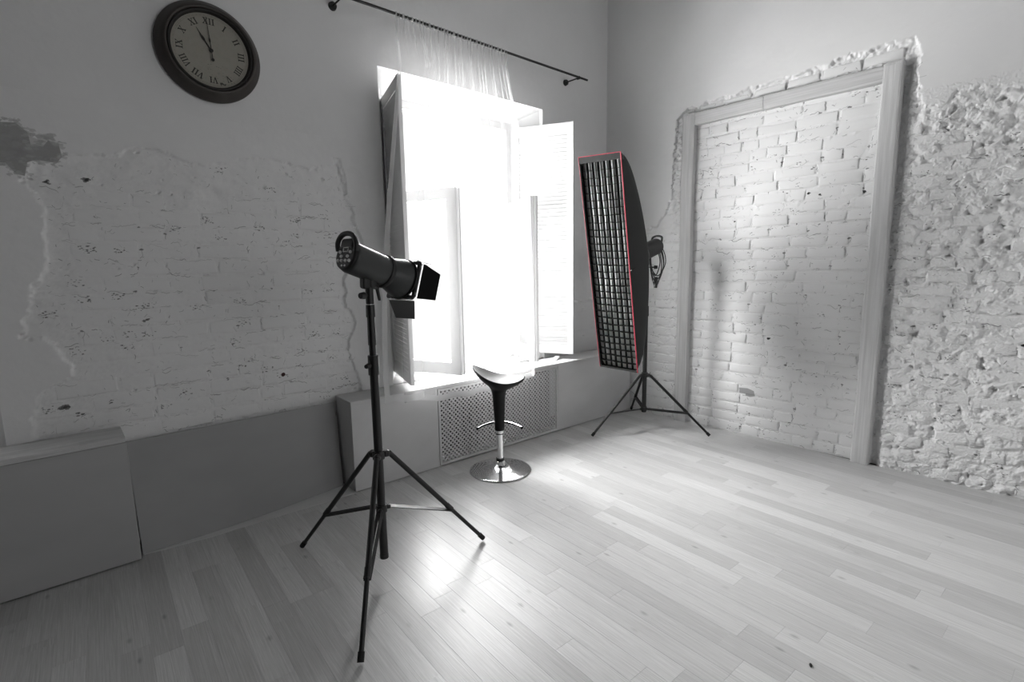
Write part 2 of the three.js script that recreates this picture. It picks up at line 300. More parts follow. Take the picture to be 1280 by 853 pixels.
function hB(z, y) {
  const w1 = fbm(z * 9, y * 9, 3, 2), w2 = fbm(z * 30, y * 30, 3, 4);
  const plaster = 0.014 + 0.004 * fbm(z * 1.6, y * 1.6, 3, 41) + 0.001 * fbm(z * 15, y * 15, 3, 43);
  let e = line(topL, z + 0.05 * w1) - y + 0.05 * w1 + 0.03 * w2;
  e = smooth(-0.012, 0.012, e);
  const infill = smooth(0, 0.01, Math.min(z - FR.z0 - 0.06, FR.z1 - 0.06 - z, FR.top - 0.06 - y));
  const rough = smooth(-0.92, -0.86, z);
  const wx = z + 0.035 * fbm(z * 12, y * 12, 3, 51), wy = y + 0.03 * fbm(z * 12, y * 12, 3, 55);
  const [c1, c2] = worley(wx * 6.5, wy * 11, 1), [f1] = worley(wx * 24, wy * 27, 2), patch = smooth(-0.2, 0.25, fbm(z * 5, y * 6, 3, 57));
  const rid = 1 - Math.abs(2.2 * fbm(wx * 13, wy * 15, 4, 59));
  const stones = 0.014 * smooth(0.0, 0.5, c2 - c1) + 0.006 * (1 - f1) + 0.032 * fbm(z * 8, y * 9, 4, 61) + lerp(0.003, 0.013, patch) * (rid - 0.6) + 0.012 * Math.abs(fbm(z * 36, y * 36, 3, 63)) - 0.03 * smooth(0.2, 0.42, fbm(z * 15, y * 17, 3, 65)) - 0.02;
  const jy = (y / COURSE + 0.05 * fbm(z * 4, y * 4, 2, 91)) % 1, joint = -0.0025 * Math.exp(-Math.pow(Math.min(jy, 1 - jy) / 0.07, 2)) * smooth(-0.3, 0.1, fbm(z * 4, y * 8, 2, 95));
  const calm = 0.012 * fbm(z * 10, y * 14, 4, 71) + 0.007 * Math.abs(fbm(z * 34, y * 44, 3, 73)) - 0.004 + joint;
  const torn = 0.02 * fbm(z * 26, y * 26, 4, 81) + 0.012 * Math.abs(fbm(z * 55, y * 55, 3, 83)) - 0.008;
  const border = infill > 0 ? 0 : smooth(0.09, 0.05, Math.max(FR.z0 - z, z - FR.z1, 0)) * smooth(-2.6, -2.45, z) * smooth(-0.72, -0.82, z);
  const edge = smooth(0.16, 0.0, line(topL, z) - y) * rough;
  let bare = lerp(calm, stones + 0.012 * edge, rough);
  bare = lerp(bare, torn - 0.006, border);
  bare = lerp(bare, calm - 0.016, infill);
  bare -= 0.028 * smooth(0.03, 0.012, Math.abs(z - FR.z1 - 0.018 - 0.014 * fbm(y * 6, 3, 3, 77))) * (y < 2.6 ? 1 : 0) + 0.016 * smooth(0.02, 0.008, Math.abs(z - FR.z0 + 0.012)) * (y < 2.6 ? smooth(-0.1, 0.2, fbm(y * 5, 9, 3, 78)) : 0) + (z > FR.z0 && z < FR.z1 ? 0.03 * smooth(0.012, 0.004, Math.abs(y - 2.622 - 0.008 * fbm(z * 7, 5, 3, 79))) * smooth(-0.2, 0.1, fbm(z * 6, 2, 3, 80)) : 0);
  return lerp(plaster, bare, e);
}
for (let r = 0, y = 0.004; y < 2.5; y += COURSE, r++) for (let z = FR.z0 + 0.07 - (r % 2) * 0.13; z < FR.z1 - 0.1;) {
  const len = rnd() < 0.3 ? rr(0.12, 0.15) : rr(0.23, 0.29), a0 = Math.max(z, FR.z0 + 0.08) + 0.004, a1 = Math.min(z + len, FR.z1 - 0.08) - 0.004; z += len;
  if (a1 - a0 > 0.05) bricksIn.push([a0, a1, y + rr(0.002, 0.007), Math.min(y + COURSE - rr(0.003, 0.008), FR.top - 0.1)]);
}
for (let r = 0, y = 0.004; y < 2.3; y += COURSE, r++) {
  for (let z = -2.9 - (r % 2) * 0.13; z < FR.z0 - 0.06;) {
    const len = rnd() < 0.3 ? rr(0.12, 0.15) : rr(0.23, 0.29), a0 = z + 0.005, a1 = Math.min(z + len, FR.z0 - 0.01) - 0.005; z += len;
    if (line(topL, a0) - y > 0.1 && line(topL, a1) - y > 0.1 && a1 - a0 > 0.06) bricksLeft.push([a0, a1, y + 0.006, y + COURSE - 0.006]);
  }
  for (let z = FR.z1 + 0.015 + (r % 2) * 0.06; z < 0.2;) {
    const len = rnd() < 0.45 ? rr(0.1, 0.15) : rr(0.2, 0.27), a0 = z + 0.008, a1 = z + len - 0.008; z += len;
    if (line(topL, a0) - y > 0.16 && line(topL, a1) - y > 0.16 && rnd() > 0.3) bricksRough.push([a0, a1, y + rr(0.004, 0.014), y + COURSE - rr(0.004, 0.014)]);
  }
}
const texB = marksCanvas(2048, 1662, (g, w, h) => {
  g.fillStyle = 'rgb(218,218,218)'; g.fillRect(0, 0, w, h);
  const X = (z) => (z - B_REG.x0) / (B_REG.x1 - B_REG.x0) * w, Y = (y) => h - (y - B_REG.y0) / (B_REG.y1 - B_REG.y0) * h;
  for (let i = 0; i < 900; i++) speck(g, rr(0, w), rr(0, h), rr(5, 30), Math.round(rr(212, 224)), 0.25);
  const ok = (z, y) => line(topL, z) - y > 0.02;
  edgeCracks(g, X, Y, bricksIn, 1.4, 0.42); edgeCracks(g, X, Y, bricksLeft, 1.2, 0.3); edgeCracks(g, X, Y, bricksRough, 1.3, 0.3);
  for (let y = 0; y < 2.6; y += COURSE) for (let k = 0; k < 16; k++) { const z = rr(-3.2, 0.2), yy = y + rr(-0.006, 0.006); if (!ok(z, yy)) continue; dash(g, X(z), Y(yy), rr(5, 34), rr(-0.1, 0.1), rr(0.8, 1.8), Math.round(rr(60, 130)), rr(0.2, 0.7)); }
  for (let i = 0; i < 1100; i++) { const z = rr(-3.2, 0.2), y = rr(0, 2.7); if (!ok(z, y)) continue; dash(g, X(z), Y(y), rr(3, 14), rr(0, 6.28), rr(0.8, 2), Math.round(rr(40, 120)), rr(0.2, 0.65)); }
  for (let i = 0; i < 150; i++) { const cz = rr(-3.2, 0.2), cy = rr(0, 2.5); if (!ok(cz, cy)) continue; for (let k = 0; k < 8; k++) speck(g, X(cz + rr(-0.025, 0.025)), Y(cy + rr(-0.015, 0.015)), rr(0.8, 2.6), Math.round(rr(30, 110)), rr(0.3, 0.8)); }
  for (const [y, z, r] of [[0.81, -1.62, 6], [0.9, -0.22, 5], [1.72, -1.93, 3], [1.9, -1.55, 3.5], [1.88, -1.4, 4], [1.86, -1.33, 4], [1.85, -1.06, 5]]) for (let k = 0; k < 5; k++) speck(g, X(z + rr(-0.006, 0.006)), Y(y + rr(-0.005, 0.005)), r * rr(0.5, 1), Math.round(rr(15, 45)), 0.9);
  // a patch where the paint is gone
  g.fillStyle = 'rgb(150,150,150)'; g.beginPath(); [[-1.83, 0.385], [-1.76, 0.39], [-1.71, 0.375], [-1.70, 0.335], [-1.74, 0.32], [-1.8, 0.325], [-1.84, 0.35]].forEach(([z, y], i) => (i ? g.lineTo(X(z), Y(y)) : g.moveTo(X(z), Y(y)))); g.fill();
});
const uvB = (a, b) => [(a - B_REG.x0) / (B_REG.x1 - B_REG.x0), (b - B_REG.y0) / (B_REG.y1 - B_REG.y0)];
M.masonryB = std({ map: texB, roughness: 0.82, bumpMap: tiledBump(3.5, 2.84), bumpScale: 0.002 });
const crust = dataTex(512, 512, (u, v) => 0.45 + 0.55 * Math.abs(tileN(u, v, 14, 4, 3)) + 0.5 * tileN(u, v, 34, 3, 8));
crust.repeat.set(3.5 / 0.45, 2.84 / 0.45);
M.rubbleB = std({ map: texB, roughness: 0.85, bumpMap: crust, bumpScale: 0.010 });
const wallRight = struct('wall_right');
obj('wall_core', span(WB + 0.05, WB + 0.35, 0, CEIL, OUT, ZB + 0.3, 0), M.plaster, wallRight);
label(sheet('masonry_face', mapB, hB, B_REG.x0, FR.z1 - 0.03, 0, B_REG.y1, 0.0085, M.masonryB, wallRight, uvB), 'white-painted brick around the doorway below smooth plaster');
label(sheet('rubble_face', mapB, hB, FR.z1 - 0.03, B_REG.x1, 0, 2.42, 0.0065, M.rubbleB, wallRight, uvB), 'rough white-painted rubble with the plaster broken off');
sheet('plaster_face', mapB, hB, FR.z1 - 0.03, B_REG.x1, 2.42, B_REG.y1, 0.0085, M.masonryB, wallRight, uvB);
sheet('plaster_face', mapB, hB, B_REG.x0, B_REG.x1, B_REG.y1, CEIL, 0.03, M.plaster, wallRight);
sheet('plaster_face', mapB, () => 0.014, B_REG.x1, ZB + 0.05, 0, CEIL, 0.08, M.plaster, wallRight);
// bricks that close the old doorway
const infill = obj('doorway_infill', span(WB + 0.02, WB + 0.06, 0.0, FR.top - 0.05, FR.z0 + 0.05, FR.z1 - 0.05, 0), M.masonryB, wallRight);
label(infill, 'white-painted brickwork filling the old doorway');
for (const q of bricksIn) obj('brick', brickGeo(mapB, hB, ...q, rr(0.002, 0.009), 0.009, uvB, ++nb), M.masonryB, infill);
// bricks left of the frame, and broken ones in the bare stretch to its right
for (const q of bricksLeft) obj('brick', brickGeo(mapB, hB, ...q, rr(0.001, 0.005), 0.008, uvB, ++nb), M.masonryB, wallRight);
for (const q of bricksRough) obj('brick', brickGeo(mapB, hB, ...q, rr(0.0, 0.009), 0.018, uvB, ++nb), M.rubbleB, wallRight);
for (let k = 0; k < 6; k++) { // the brick course above the doorway, open joints between
  const z = -2.28 + k * 0.232, b = lerp(2.625, 2.632, k / 5);
  obj('brick', brickGeo(mapB, hB, z, z + rr(0.205, 0.226), b, b + lerp(0.028, 0.066, k / 5), 0.012, 0.009, uvB, ++nb), M.masonryB, wallRight);
}

// painted timber frame of the blocked doorway
const grainBump = dataTex(128, 1024, (u, v) => 0.5 + 0.35 * fbm(u * 22, v * 5, 4, 2) + 0.4 * Math.min(0, fbm(u * 30, v * 4, 2, 17) + 0.05));
M.timber = std({ color: 0xcdcdcd, roughness: 0.6, bumpMap: grainBump, bumpScale: 0.003, map: dataTex(128, 1024, (u, v) => clamp(0.93 + 0.14 * fbm(u * 14, v * 6, 4, 5) - 0.5 * Math.max(0, fbm(u * 26, v * 3, 3, 27) - 0.26)), true) });
const doorFrame = struct('trim_1');
label(doorFrame, 'worn white timber frame of the blocked doorway');
function plankGeo(w, L, d, sd) { // warped, chamfered board standing along y, face toward +z
  const nu = 8, nv = 40;
  const f = (u, v) => {
    const i = Math.round(u * nu), y = v * L;
    const xs = [-w / 2, -w / 2, -w / 2 + 0.006, -w * 0.25, 0, w * 0.25, w / 2 - 0.006, w / 2, w / 2], zs = [-0.05, d - 0.006, d, d, d, d, d, d - 0.006, -0.05];
    return [xs[i] + 0.006 * ns(sd + (i < 4 ? 0 : 5), y * 1.8) + 0.002 * ns(sd + i, y * 9), y, zs[i] + (zs[i] > 0 ? 0.003 * ns(xs[i] * 20, y * 3, sd) : 0)];
  };
  return grid(nu, nv, f, (u, v) => [u * 0.9, v * L / 2.6]);
}
const toB = (g, z, y) => g.rotateY(-Math.PI / 2).translate(WB, y, z);
obj('jamb', toB(plankGeo(0.108, FR.top, 0.03, 3), FR.z0 + 0.055, 0), M.timber, doorFrame);
obj('jamb', toB(plankGeo(0.104, FR.top, 0.034, 8), FR.z1 - 0.052, 0), M.timber, doorFrame);
for (const [z0, z1, sd, d] of [[FR.z0 + 0.1, -1.74, 13, 0.026], [-1.735, FR.z1 - 0.09, 19, 0.03]]) obj('head_board', plankGeo(0.1, z1 - z0, d, sd).rotateZ(-Math.PI / 2).rotateY(-Math.PI / 2).translate(WB, FR.top - 0.052, z0), M.timber, doorFrame);

// ---------------------------------------------------------------- the walls behind the camera, ceiling

const W3 = { x0: 1.0, x1: 3.6, y0: 0.75, y1: 3.05 }, wallBack = struct('wall_back');
obj('wall_face', [span(XL - 0.3, W3.x0, 0, CEIL, ZB, ZB + 0.3, 0), span(W3.x1, WB + 0.3, 0, CEIL, ZB, ZB + 0.3, 0), span(W3.x0, W3.x1, 0, W3.y0, ZB, ZB + 0.3, 0), span(W3.x0, W3.x1, W3.y1, CEIL, ZB, ZB + 0.3, 0)], M.greyWall, wallBack);
obj('wall_face', span(XL - 0.3, XL, 0, CEIL, OUT, ZB + 0.3, 0), M.greyWall, struct('wall_side'));
function plainWindow(name, w, x, z, turn) { // two-light window with a transom, outside the picture
  const t = struct(name), h = W3.y1 - W3.y0; t.position.set(x, W3.y0, z); t.rotation.y = turn;
  for (const k of [-1, 0, 1]) obj('frame_stile', span(k * (w / 2 - 0.03) - 0.03, k * (w / 2 - 0.03) + 0.03, 0, h, -0.03, 0.03), M.paint, t);
  for (const y of [0.03, 1.6, h - 0.03]) obj('frame_rail', span(-w / 2, w / 2, y - 0.03, y + 0.03, -0.028, 0.028), M.paint, t);
  for (const k of [-1, 1]) for (const [y0, y1] of [[0.06, 1.57], [1.63, h - 0.06]]) obj('pane', span(Math.min(k * 0.03, k * (w / 2 - 0.06)), Math.max(k * 0.03, k * (w / 2 - 0.06)), y0, y1, -0.002, 0.002, 0), M.glass, t);
}
plainWindow('window_3', W3.x1 - W3.x0, (W3.x0 + W3.x1) / 2, ZB + 0.15, 0);
obj('ceiling_face', span(XL - 0.3, WB + 0.35, CEIL, CEIL + 0.2, OUT, ZB + 0.3, 0), M.greyCeiling, struct('ceiling'));

// ---------------------------------------------------------------- floor: laminate strips
const floor = struct('floor');
obj('subfloor', span(XL - 0.3, WB + 0.35, -0.2, -0.011, OUT, ZB + 0.3, 0), M.iron, floor);
const woodTex = [1, 2, 3].map((s) => dataTex(1024, 128, (u, v) => {
  const warp = v * 9 + 0.9 * fbm(u * 3.2, v * 2.2, 3, s * 13);
  const grain = fbm(u * 9, warp * 3, 4, s * 5), fine = fbm(u * 36, v * 44, 3, s * 7);
  let t = 0.885 + 0.15 * grain + 0.06 * fine;
  for (let k = 0; k < 2; k++) { const ku = ((s * 0.37 + k * 0.261 + 0.07 * k * k) % 1), kv = 0.2 + 0.6 * ((s * 0.61 + k * 0.43) % 1), d = Math.hypot((u - ku) * 100, (v - kv) * 9) + 0.3 * fbm(u * 40, v * 20, 2, s); t -= 0.16 * smooth(1.2, 0.0, d) * (k % 2 ? 0.45 : 1); }
  return t;
}, true));
const plankMats = [];
for (let k = 0; k < 12; k++) { const c = 0.60 + 0.028 * ((k * 5) % 6); plankMats.push(new THREE.MeshPhysicalMaterial({ color: new THREE.Color().setRGB(c, c, c * 0.995), map: woodTex[k % 3], roughness: 0.37 })); }
const PW = 0.0955, PD = V(Math.sin(2.5 * deg), 0, -Math.cos(2.5 * deg)), PN = V(Math.cos(2.5 * deg), 0, Math.sin(2.5 * deg));
function boardGeo(L, w) { // chamfered strip, top at y = 0, long axis -z
  const c = 0.00035, hx = w / 2, hz = L / 2, P = [[-hx, -0.011, -hz], [hx, -0.011, -hz], [hx, -0.011, hz], [-hx, -0.011, hz], [-hx, -c, -hz], [hx, -c, -hz], [hx, -c, hz], [-hx, -c, hz], [-hx + c, 0, -hz + c], [hx - c, 0, -hz + c], [hx - c, 0, hz - c], [-hx + c, 0, hz - c]];
  const p = [], uv = [], ou = rnd(), fl = rnd() < 0.5 ? -1 : 1;
  const tri = (...ix) => ix.forEach((i) => { p.push(...P[i]); uv.push(ou + P[i][2] / 2.3 * fl, 0.5 + P[i][0] / w * 0.96); });
  tri(8, 11, 10, 8, 10, 9);
  for (let k = 0; k < 4; k++) { const n = (k + 1) % 4; tri(4 + k, 8 + k, 8 + n, 4 + k, 8 + n, 4 + n, k, 4 + k, 4 + n, k, 4 + n, n); }
  const g = new THREE.BufferGeometry(); g.setAttribute('position', new THREE.Float32BufferAttribute(p, 3)); g.setAttribute('uv', new THREE.Float32BufferAttribute(uv, 2)); g.computeVertexNormals(); return g;
}
camera.updateMatrixWorld(true); camera.updateProjectionMatrix();
const turnP = Math.atan2(-PD.x, -PD.z);
const rest = [];
let np = 0;
for (let r = -38; r <= 44; r++) {
  let u = -ZB - 0.25 + ((r * 0.37) % 0.7 + 0.7) % 0.7 - 0.6;
  const wAt = r * PW - 0.018;
  while (u < 3.2) {
    const L = rr(0.5, 1.05), u0 = Math.max(u, -ZB - 0.02), u1 = Math.min(u + L, 3.18); u += L;
    if (u1 - u0 < 0.05) continue;
    const uc = (u0 + u1) / 2, c = V().addScaledVector(PD, uc).addScaledVector(PN, wAt);
    if (c.x > WB + 0.06 || c.x < XL) continue;
    const g = boardGeo(u1 - u0 - 0.0004, PW - 0.0003), mi = Math.floor(rnd() * 12);
    let seen = false;
    for (const s of [-0.5, 0, 0.5]) { const q = c.clone().addScaledVector(PD, s * (u1 - u0)).project(camera); if (q.z < 1 && Math.abs(q.x) < 1.05 && Math.abs(q.y) < 1.05) seen = true; }
    if (seen && np < 300) { np++; const m = obj('plank', g, plankMats[mi], floor); m.position.copy(c); m.rotation.y = turnP; } else rest.push(g.rotateY(turnP).translate(c.x, 0, c.z));
  }
}
const restMesh = obj('planks_beyond_view', rest, plankMats[3], floor); restMesh.userData.kind = 'stuff';

// strip of bare screed between the laminate and the leaning board
const screed = struct('trim_2');
obj('screed_strip', prism([[0.19, -3.21], [0.19, -3.012], [0.46, -2.975], [0.85, -2.962], [1.28, -2.945], [1.28, -3.21]], 0.002), M.paintOld, screed);

// ---------------------------------------------------------------- windows
function casement(parent, w, h, sign, hinge, angle) { // a sash hinged on a vertical edge, local x from hinge to free edge
  const s = new THREE.Group(); s.name = 'sash'; parent.add(s); s.position.copy(hinge); s.rotation.y = angle;
  const X = (a, b) => (sign > 0 ? [a, b] : [-b, -a]);
  const piece = (x0, x1, y0, y1, z0, z1) => span(...X(x0, x1), y0, y1, z0, z1, 0.004);
  obj('stile', piece(0, 0.07, 0, h, -0.03, 0.03), M.paint, s);
  obj('stile', [piece(w - 0.085, w - 0.008, 0, h, -0.03, 0.03), piece(w - 0.012, w, 0, h, -0.034, -0.014), piece(w - 0.012, w - 0.004, 0.002, h - 0.002, -0.01, 0.008), piece(w - 0.012, w, 0, h, 0.012, 0.036)], M.paint, s);
  obj('rail', piece(0.06, w - 0.06, 0, 0.09, -0.028, 0.028), M.paint, s);
  obj('rail', piece(0.06, w - 0.06, h - 0.075, h, -0.028, 0.028), M.paint, s);
  obj('pane', piece(0.06, w - 0.07, 0.08, h - 0.065, -0.002, 0.002), M.glass, s);
  return s;
}
function windowUnit(name, W, angL, angR) {
  const w = struct(name), x0 = W.x0 + SPLAY, x1 = W.x1 - SPLAY, mid = (x0 + x1) / 2;
  const fz0 = REC - 0.09, fz1 = REC - 0.0;
  obj('frame_stile', span(x0, x0 + 0.055, SILL, WTOPIN, fz0, fz1), M.paint, w);
  obj('frame_stile', span(x1 - 0.055, x1, SILL, WTOPIN, fz0, fz1), M.paint, w);
  obj('frame_head', span(x0, x1, WTOPIN - 0.06, WTOPIN, fz0, fz1 - 0.002), M.paint, w);
  obj('frame_foot', span(x0, x1, SILL - 0.01, SILL + 0.04, fz0, fz1 - 0.002), M.paint, w);
  obj('transom', span(x0, x1, 1.945, 2.03, fz0, fz1 - 0.004), M.paint, w);
  obj('pane', span(x0 + 0.05, x1 - 0.05, 2.025, WTOPIN - 0.055, fz0 + 0.04, fz0 + 0.044, 0), M.glass, w);
  obj('sill_board', prism([[W.x0, -3.2], [W.x1, -3.2], [x1, REC], [x0, REC]], 0.022).translate(0, SILL - 0.024, 0), M.casing, w);
  const sw = (x1 - x0 - 0.1) / 2 - 0.003;
  casement(w, sw, 1.29, 1, V(x0 + 0.03, SILL + 0.05, fz1 + 0.035), angL);
  casement(w, sw, 1.29, -1, V(x1 - 0.03, SILL + 0.05, fz1 + 0.035), angR);
  return w;
}
windowUnit('window_1', W1, -Math.atan2(0.505, 0.215), Math.atan2(0.505, 0.23));
windowUnit('window_2', W2, 0, 0);

// louvred inner shutters of the window in view
const slatGeo2 = new RoundedBoxGeometry(0.438, 0.005, 0.043, 1, 0.002).rotateX(-74 * deg);
const slatGeo = new RoundedBoxGeometry(0.438, 0.005, 0.041, 1, 0.002).rotateX(64 * deg);
function shutter(lab, hinge, sign, angle) {
  const t = thing('window_shutter', lab, 'shutter', [hinge.x, hinge.y, hinge.z], angle, 'louvred window shutters');
  const w = 0.53, h = 1.925, X = (a, b) => (sign > 0 ? [a, b] : [-b, -a]);
  obj('stile', span(...X(0, 0.05), 0, h, -0.014, 0.014), M.paint, t);
  obj('stile', span(...X(w - 0.05, w), 0, h, -0.014, 0.014), M.paint, t);
  obj('rail', span(...X(0.048, w - 0.048), 0, 0.075, -0.013, 0.013), M.paint, t);
  obj('rail', span(...X(0.048, w - 0.048), h - 0.075, h, -0.013, 0.013), M.paint, t);
  for (let y = 0.083; y < h - 0.065; y += 0.0325) { const m = obj('slat', sign > 0 ? slatGeo2 : slatGeo, M.paint, t); m.position.set(sign * w / 2, y, 0); }
  for (const y of [0.25, 1.65]) obj('hinge', rod(V(0, y - 0.035, 0.012), V(0, y + 0.035, 0.012), 0.007), M.paint, t);
  return t;
}
shutter('white louvred shutter folded back behind the sheer curtain', V(1.842, 0.632, -3.40), 1, -Math.atan2(0.50, -0.152));
shutter('white louvred shutter standing open beside the tall black softbox', V(3.068, 0.632, -3.40), -1, Math.PI + -Math.atan2(0.46, 0.232) + 0);

// ---------------------------------------------------------------- boxed-in radiators under the windows
function casingRight() {
  const t = thing('radiator_casing', 'white boxed radiator casing with perforated grille under the open window', 'radiator cover', [1.28, 0, -2.952], -1.76 * deg);
  const L = WB - 1.28 - 0.004, D = 0.235;
  obj('side_panel', span(0, 0.018, 0.004, 0.565, -D, -0.018), M.casing, t);
  obj('front_panel', span(0, 0.62, 0.004, 0.565, -0.016, 0), M.casing, t);
  obj('front_panel', span(1.795, L - 0.02, 0.004, 0.565, -0.016, 0.0), M.casing, t);
  obj('sill_board', span(-0.004, L - 0.02, 0.566, 0.588, -D, 0.008, 0.004), M.casing, t);
  // grille: crossing flat strips set diagonally, with a frame and dark hollow behind
  const x0 = 0.623, x1 = 1.792, y0 = 0.006, y1 = 0.562;
  obj('grille_frame', [span(x0, x0 + 0.014, y0, y1, -0.014, 0.002), span(x1 - 0.014, x1, y0, y1, -0.014, 0.002), span(x0, x1, y0, y0 + 0.018, -0.014, 0.001), span(x0, x1, y1 - 0.016, y1, -0.014, 0.001)], M.grille, t);
  const strips = [], P = 0.0335, wdt = 0.0115, ax0 = x0 + 0.01, ax1 = x1 - 0.01, ay0 = y0 + 0.014, ay1 = y1 - 0.012;
  const clip = (c, s) => { // line x*s + y = c inside the rectangle
    const q = []; for (const x of [ax0, ax1]) { const y = c - s * x; if (y >= ay0 && y <= ay1) q.push([x, y]); } for (const y of [ay0, ay1]) { const x = (c - y) / s; if (x > ax0 && x < ax1) q.push([x, y]); } return q.length >= 2 ? [q[0], q[1]] : null;
  };
  for (const s of [1, -1]) for (let k = -60; k < 90; k++) {
    const seg = clip(k * P, s); if (!seg || Math.hypot(seg[0][0] - seg[1][0], seg[0][1] - seg[1][1]) < 0.02) continue;
    strips.push(bar(V(seg[0][0], seg[0][1], -0.007 + s * 0.0012), V(seg[1][0], seg[1][1], -0.007 + s * 0.0012), wdt, 0.0022));
  }
  obj('grille', strips, M.grille, t).userData.kind = 'stuff';
  // the ribbed iron radiator standing in the closed box
  const fins = []; for (let x = x0 + 0.04; x < x1 - 0.02; x += 0.06) fins.push(span(x - 0.022, x + 0.022, 0.06, 0.52, -0.18, -0.06, 0.012));
  const rad = obj('radiator', [...fins, rod(V(x0 + 0.02, 0.1, -0.12), V(x1 - 0.02, 0.1, -0.12), 0.02), rod(V(x0 + 0.02, 0.48, -0.12), V(x1 - 0.02, 0.48, -0.12), 0.02)], M.iron, t);
  label(rad, 'ribbed iron radiator behind the grille');
  return t;
}
casingRight();
{
  const t = thing('radiator_casing', 'plain grey-white radiator casing with a worn sill board under the clock wall', 'radiator cover', [-2.2, 0, -2.96]);
  const L = 2.376;
  obj('front_panel', span(0, L, 0.008, 0.604, -0.018, 0), M.casingGrey, t);
  obj('side_panel', span(L - 0.018, L, 0.008, 0.604, -0.226, -0.019), M.casingGrey, t);
  obj('sill_board', span(-0.01, L - 0.004, 0.607, 0.632, -0.225, 0.012, 0.004), M.timber, t);
}
// grey sheet leaning against the wall between the two casings
{
  const t = thing('leaning_board', 'grey warped hardboard sheet leaning on the wall between two radiator casings', 'board', [0.186, 0, -3.1]);
  const top = (u) => -0.072 + 0.0 * u, bot = (u) => lerp(0.085, -0.012, u) + 0.03 * Math.sin(Math.PI * u);
  const f = (dz) => (u, v) => [u * 1.082, 0.003 + v * 0.545, lerp(bot(u), top(u), v) + dz + 0.006 * Math.sin(u * 3.1) * Math.sin(v * 3.1)];
  const a = grid(24, 8, f(0)), b = grid(24, 8, f(-0.006));
  b.index.array.reverse(); b.computeVertexNormals();
  const rim = []; for (let k = 0; k <= 64; k++) { const q = k / 64 * 4, s = Math.floor(q) % 4, r = q - Math.floor(q); rim.push(s === 0 ? [r, 0] : s === 1 ? [1, r] : s === 2 ? [1 - r, 1] : [0, 1 - r]); }
  const edge = grid(64, 1, (u, v) => { const [x, y] = rim[Math.round(u * 64)]; return f(v ? 0 : -0.006)(x, y); });
  obj('sheet', [a, b, edge], M.greyBoard, t);
}

// ---------------------------------------------------------------- curtain rod and sheer curtain
{
  const t = thing('curtain_rod', 'thin black iron curtain rod above the window', 'curtain rod', [1.36, 2.965, -3.04]);
  obj('rail', rod(V(0, 0, 0), V(2.245, 0, 0), 0.0085), M.rodIron, t);
  for (const x of [0.068, 2.13]) {
    obj('bracket', [rod(V(x, -0.006, 0), V(x, -0.006, -0.15), 0.005), rod(V(x, -0.006, -0.012), V(x, -0.006, 0.012), 0.0125)], M.rodIron, t);
    obj('wall_plate', rod(V(x, -0.006, -0.155), V(x, -0.006, -0.132), 0.027, 0.022, 24), M.rodIron, t);
  }
}
M.sheer = new THREE.MeshPhysicalMaterial({ color: 0xe4e4e4, roughness: 1, transmission: 0.11, thickness: 0, transparent: true, opacity: 0.18, side: THREE.DoubleSide });
{
  const t = thing('sheer_curtain', 'sheer white curtain hanging in front of the bright open window', 'curtain');
  const bottom = new THREE.CatmullRomCurve3([[1.45, -2.835], [1.52, -2.822], [1.6, -2.83], [1.68, -2.82], [1.728, -2.826], [1.735, -2.838], [1.68, -2.846], [1.61, -2.85], [1.6, -2.862], [1.66, -2.868], [1.76, -2.862], [1.86, -2.852], [1.98, -2.846], [2.1, -2.835], [2.22, -2.85], [2.34, -2.838], [2.46, -2.85], [2.58, -2.836], [2.67, -2.85], [2.745, -2.84]].map(([x, z]) => V(x, 0, z)), false, 'centripetal');
  const P = 240, pts = bottom.getSpacedPoints(P);
  const f = (u, v) => {
    const q = pts[Math.round(u * P)];
    const hem = line([[0, 0.565], [0.25, 0.55], [0.45, 0.505], [0.7, 0.495], [1, 0.535]], u);
    const y = lerp(2.975, hem, v), drop = 2.975 - y;
    // on the rod: fine gathers; further down the folds of the hem
    const s = Math.pow(smooth(0, 1, clamp(drop / 2.2)), 0.75);
    const xt = lerp(1.763, 2.685, u) + 0.004 * Math.sin(u * 300), zt = -3.04 + 0.011 * Math.sin(u * 210 + 1.2 * Math.sin(u * 31));
    const out = u < 0.42 ? lerp(smooth(0, 0.46, drop), smooth(0, 1.05, drop), smooth(0.12, 0.42, u)) : smooth(0, 1.05, drop);
    const pleat = 0.010 * Math.sin(u * 46 + 2 * Math.sin(u * 9)) * smooth(0, 0.5, drop) * (1 - 0.6 * s);
    const x = lerp(xt, q.x, s) - 0.07 * smooth(0.3, 0, u) * smooth(0, 0.5, drop) * (1 - s), z = lerp(zt, lerp(-2.85, q.z, s), out) + pleat * (out > 0.9 ? 0.5 : 1);
    return [x, y + (v > 0.98 ? 0.006 * Math.sin(u * 40) : 0), z];
  };
  obj('drape', grid(P, 90, f), M.sheer, t);
  M.hem = M.sheer.clone(); M.hem.opacity = 0.5;
  const off = (p) => [p[0], p[1], p[2] + 0.0015];
  obj('hem', grid(P, 2, (u, v) => off(f(u, lerp(0.983, 1, v)))), M.hem, t);
  for (const [u0, u1] of [[0, 5 / P], [1 - 4 / P, 1]]) obj('side_hem', grid(4, 90, (u, v) => off(f(Math.round(lerp(u0, u1, u) * P) / P, v))), M.hem, t);
  obj('heading', grid(P, 3, (u, v) => off(f(u, lerp(0, 0.012, v)))), M.hem, t);
}

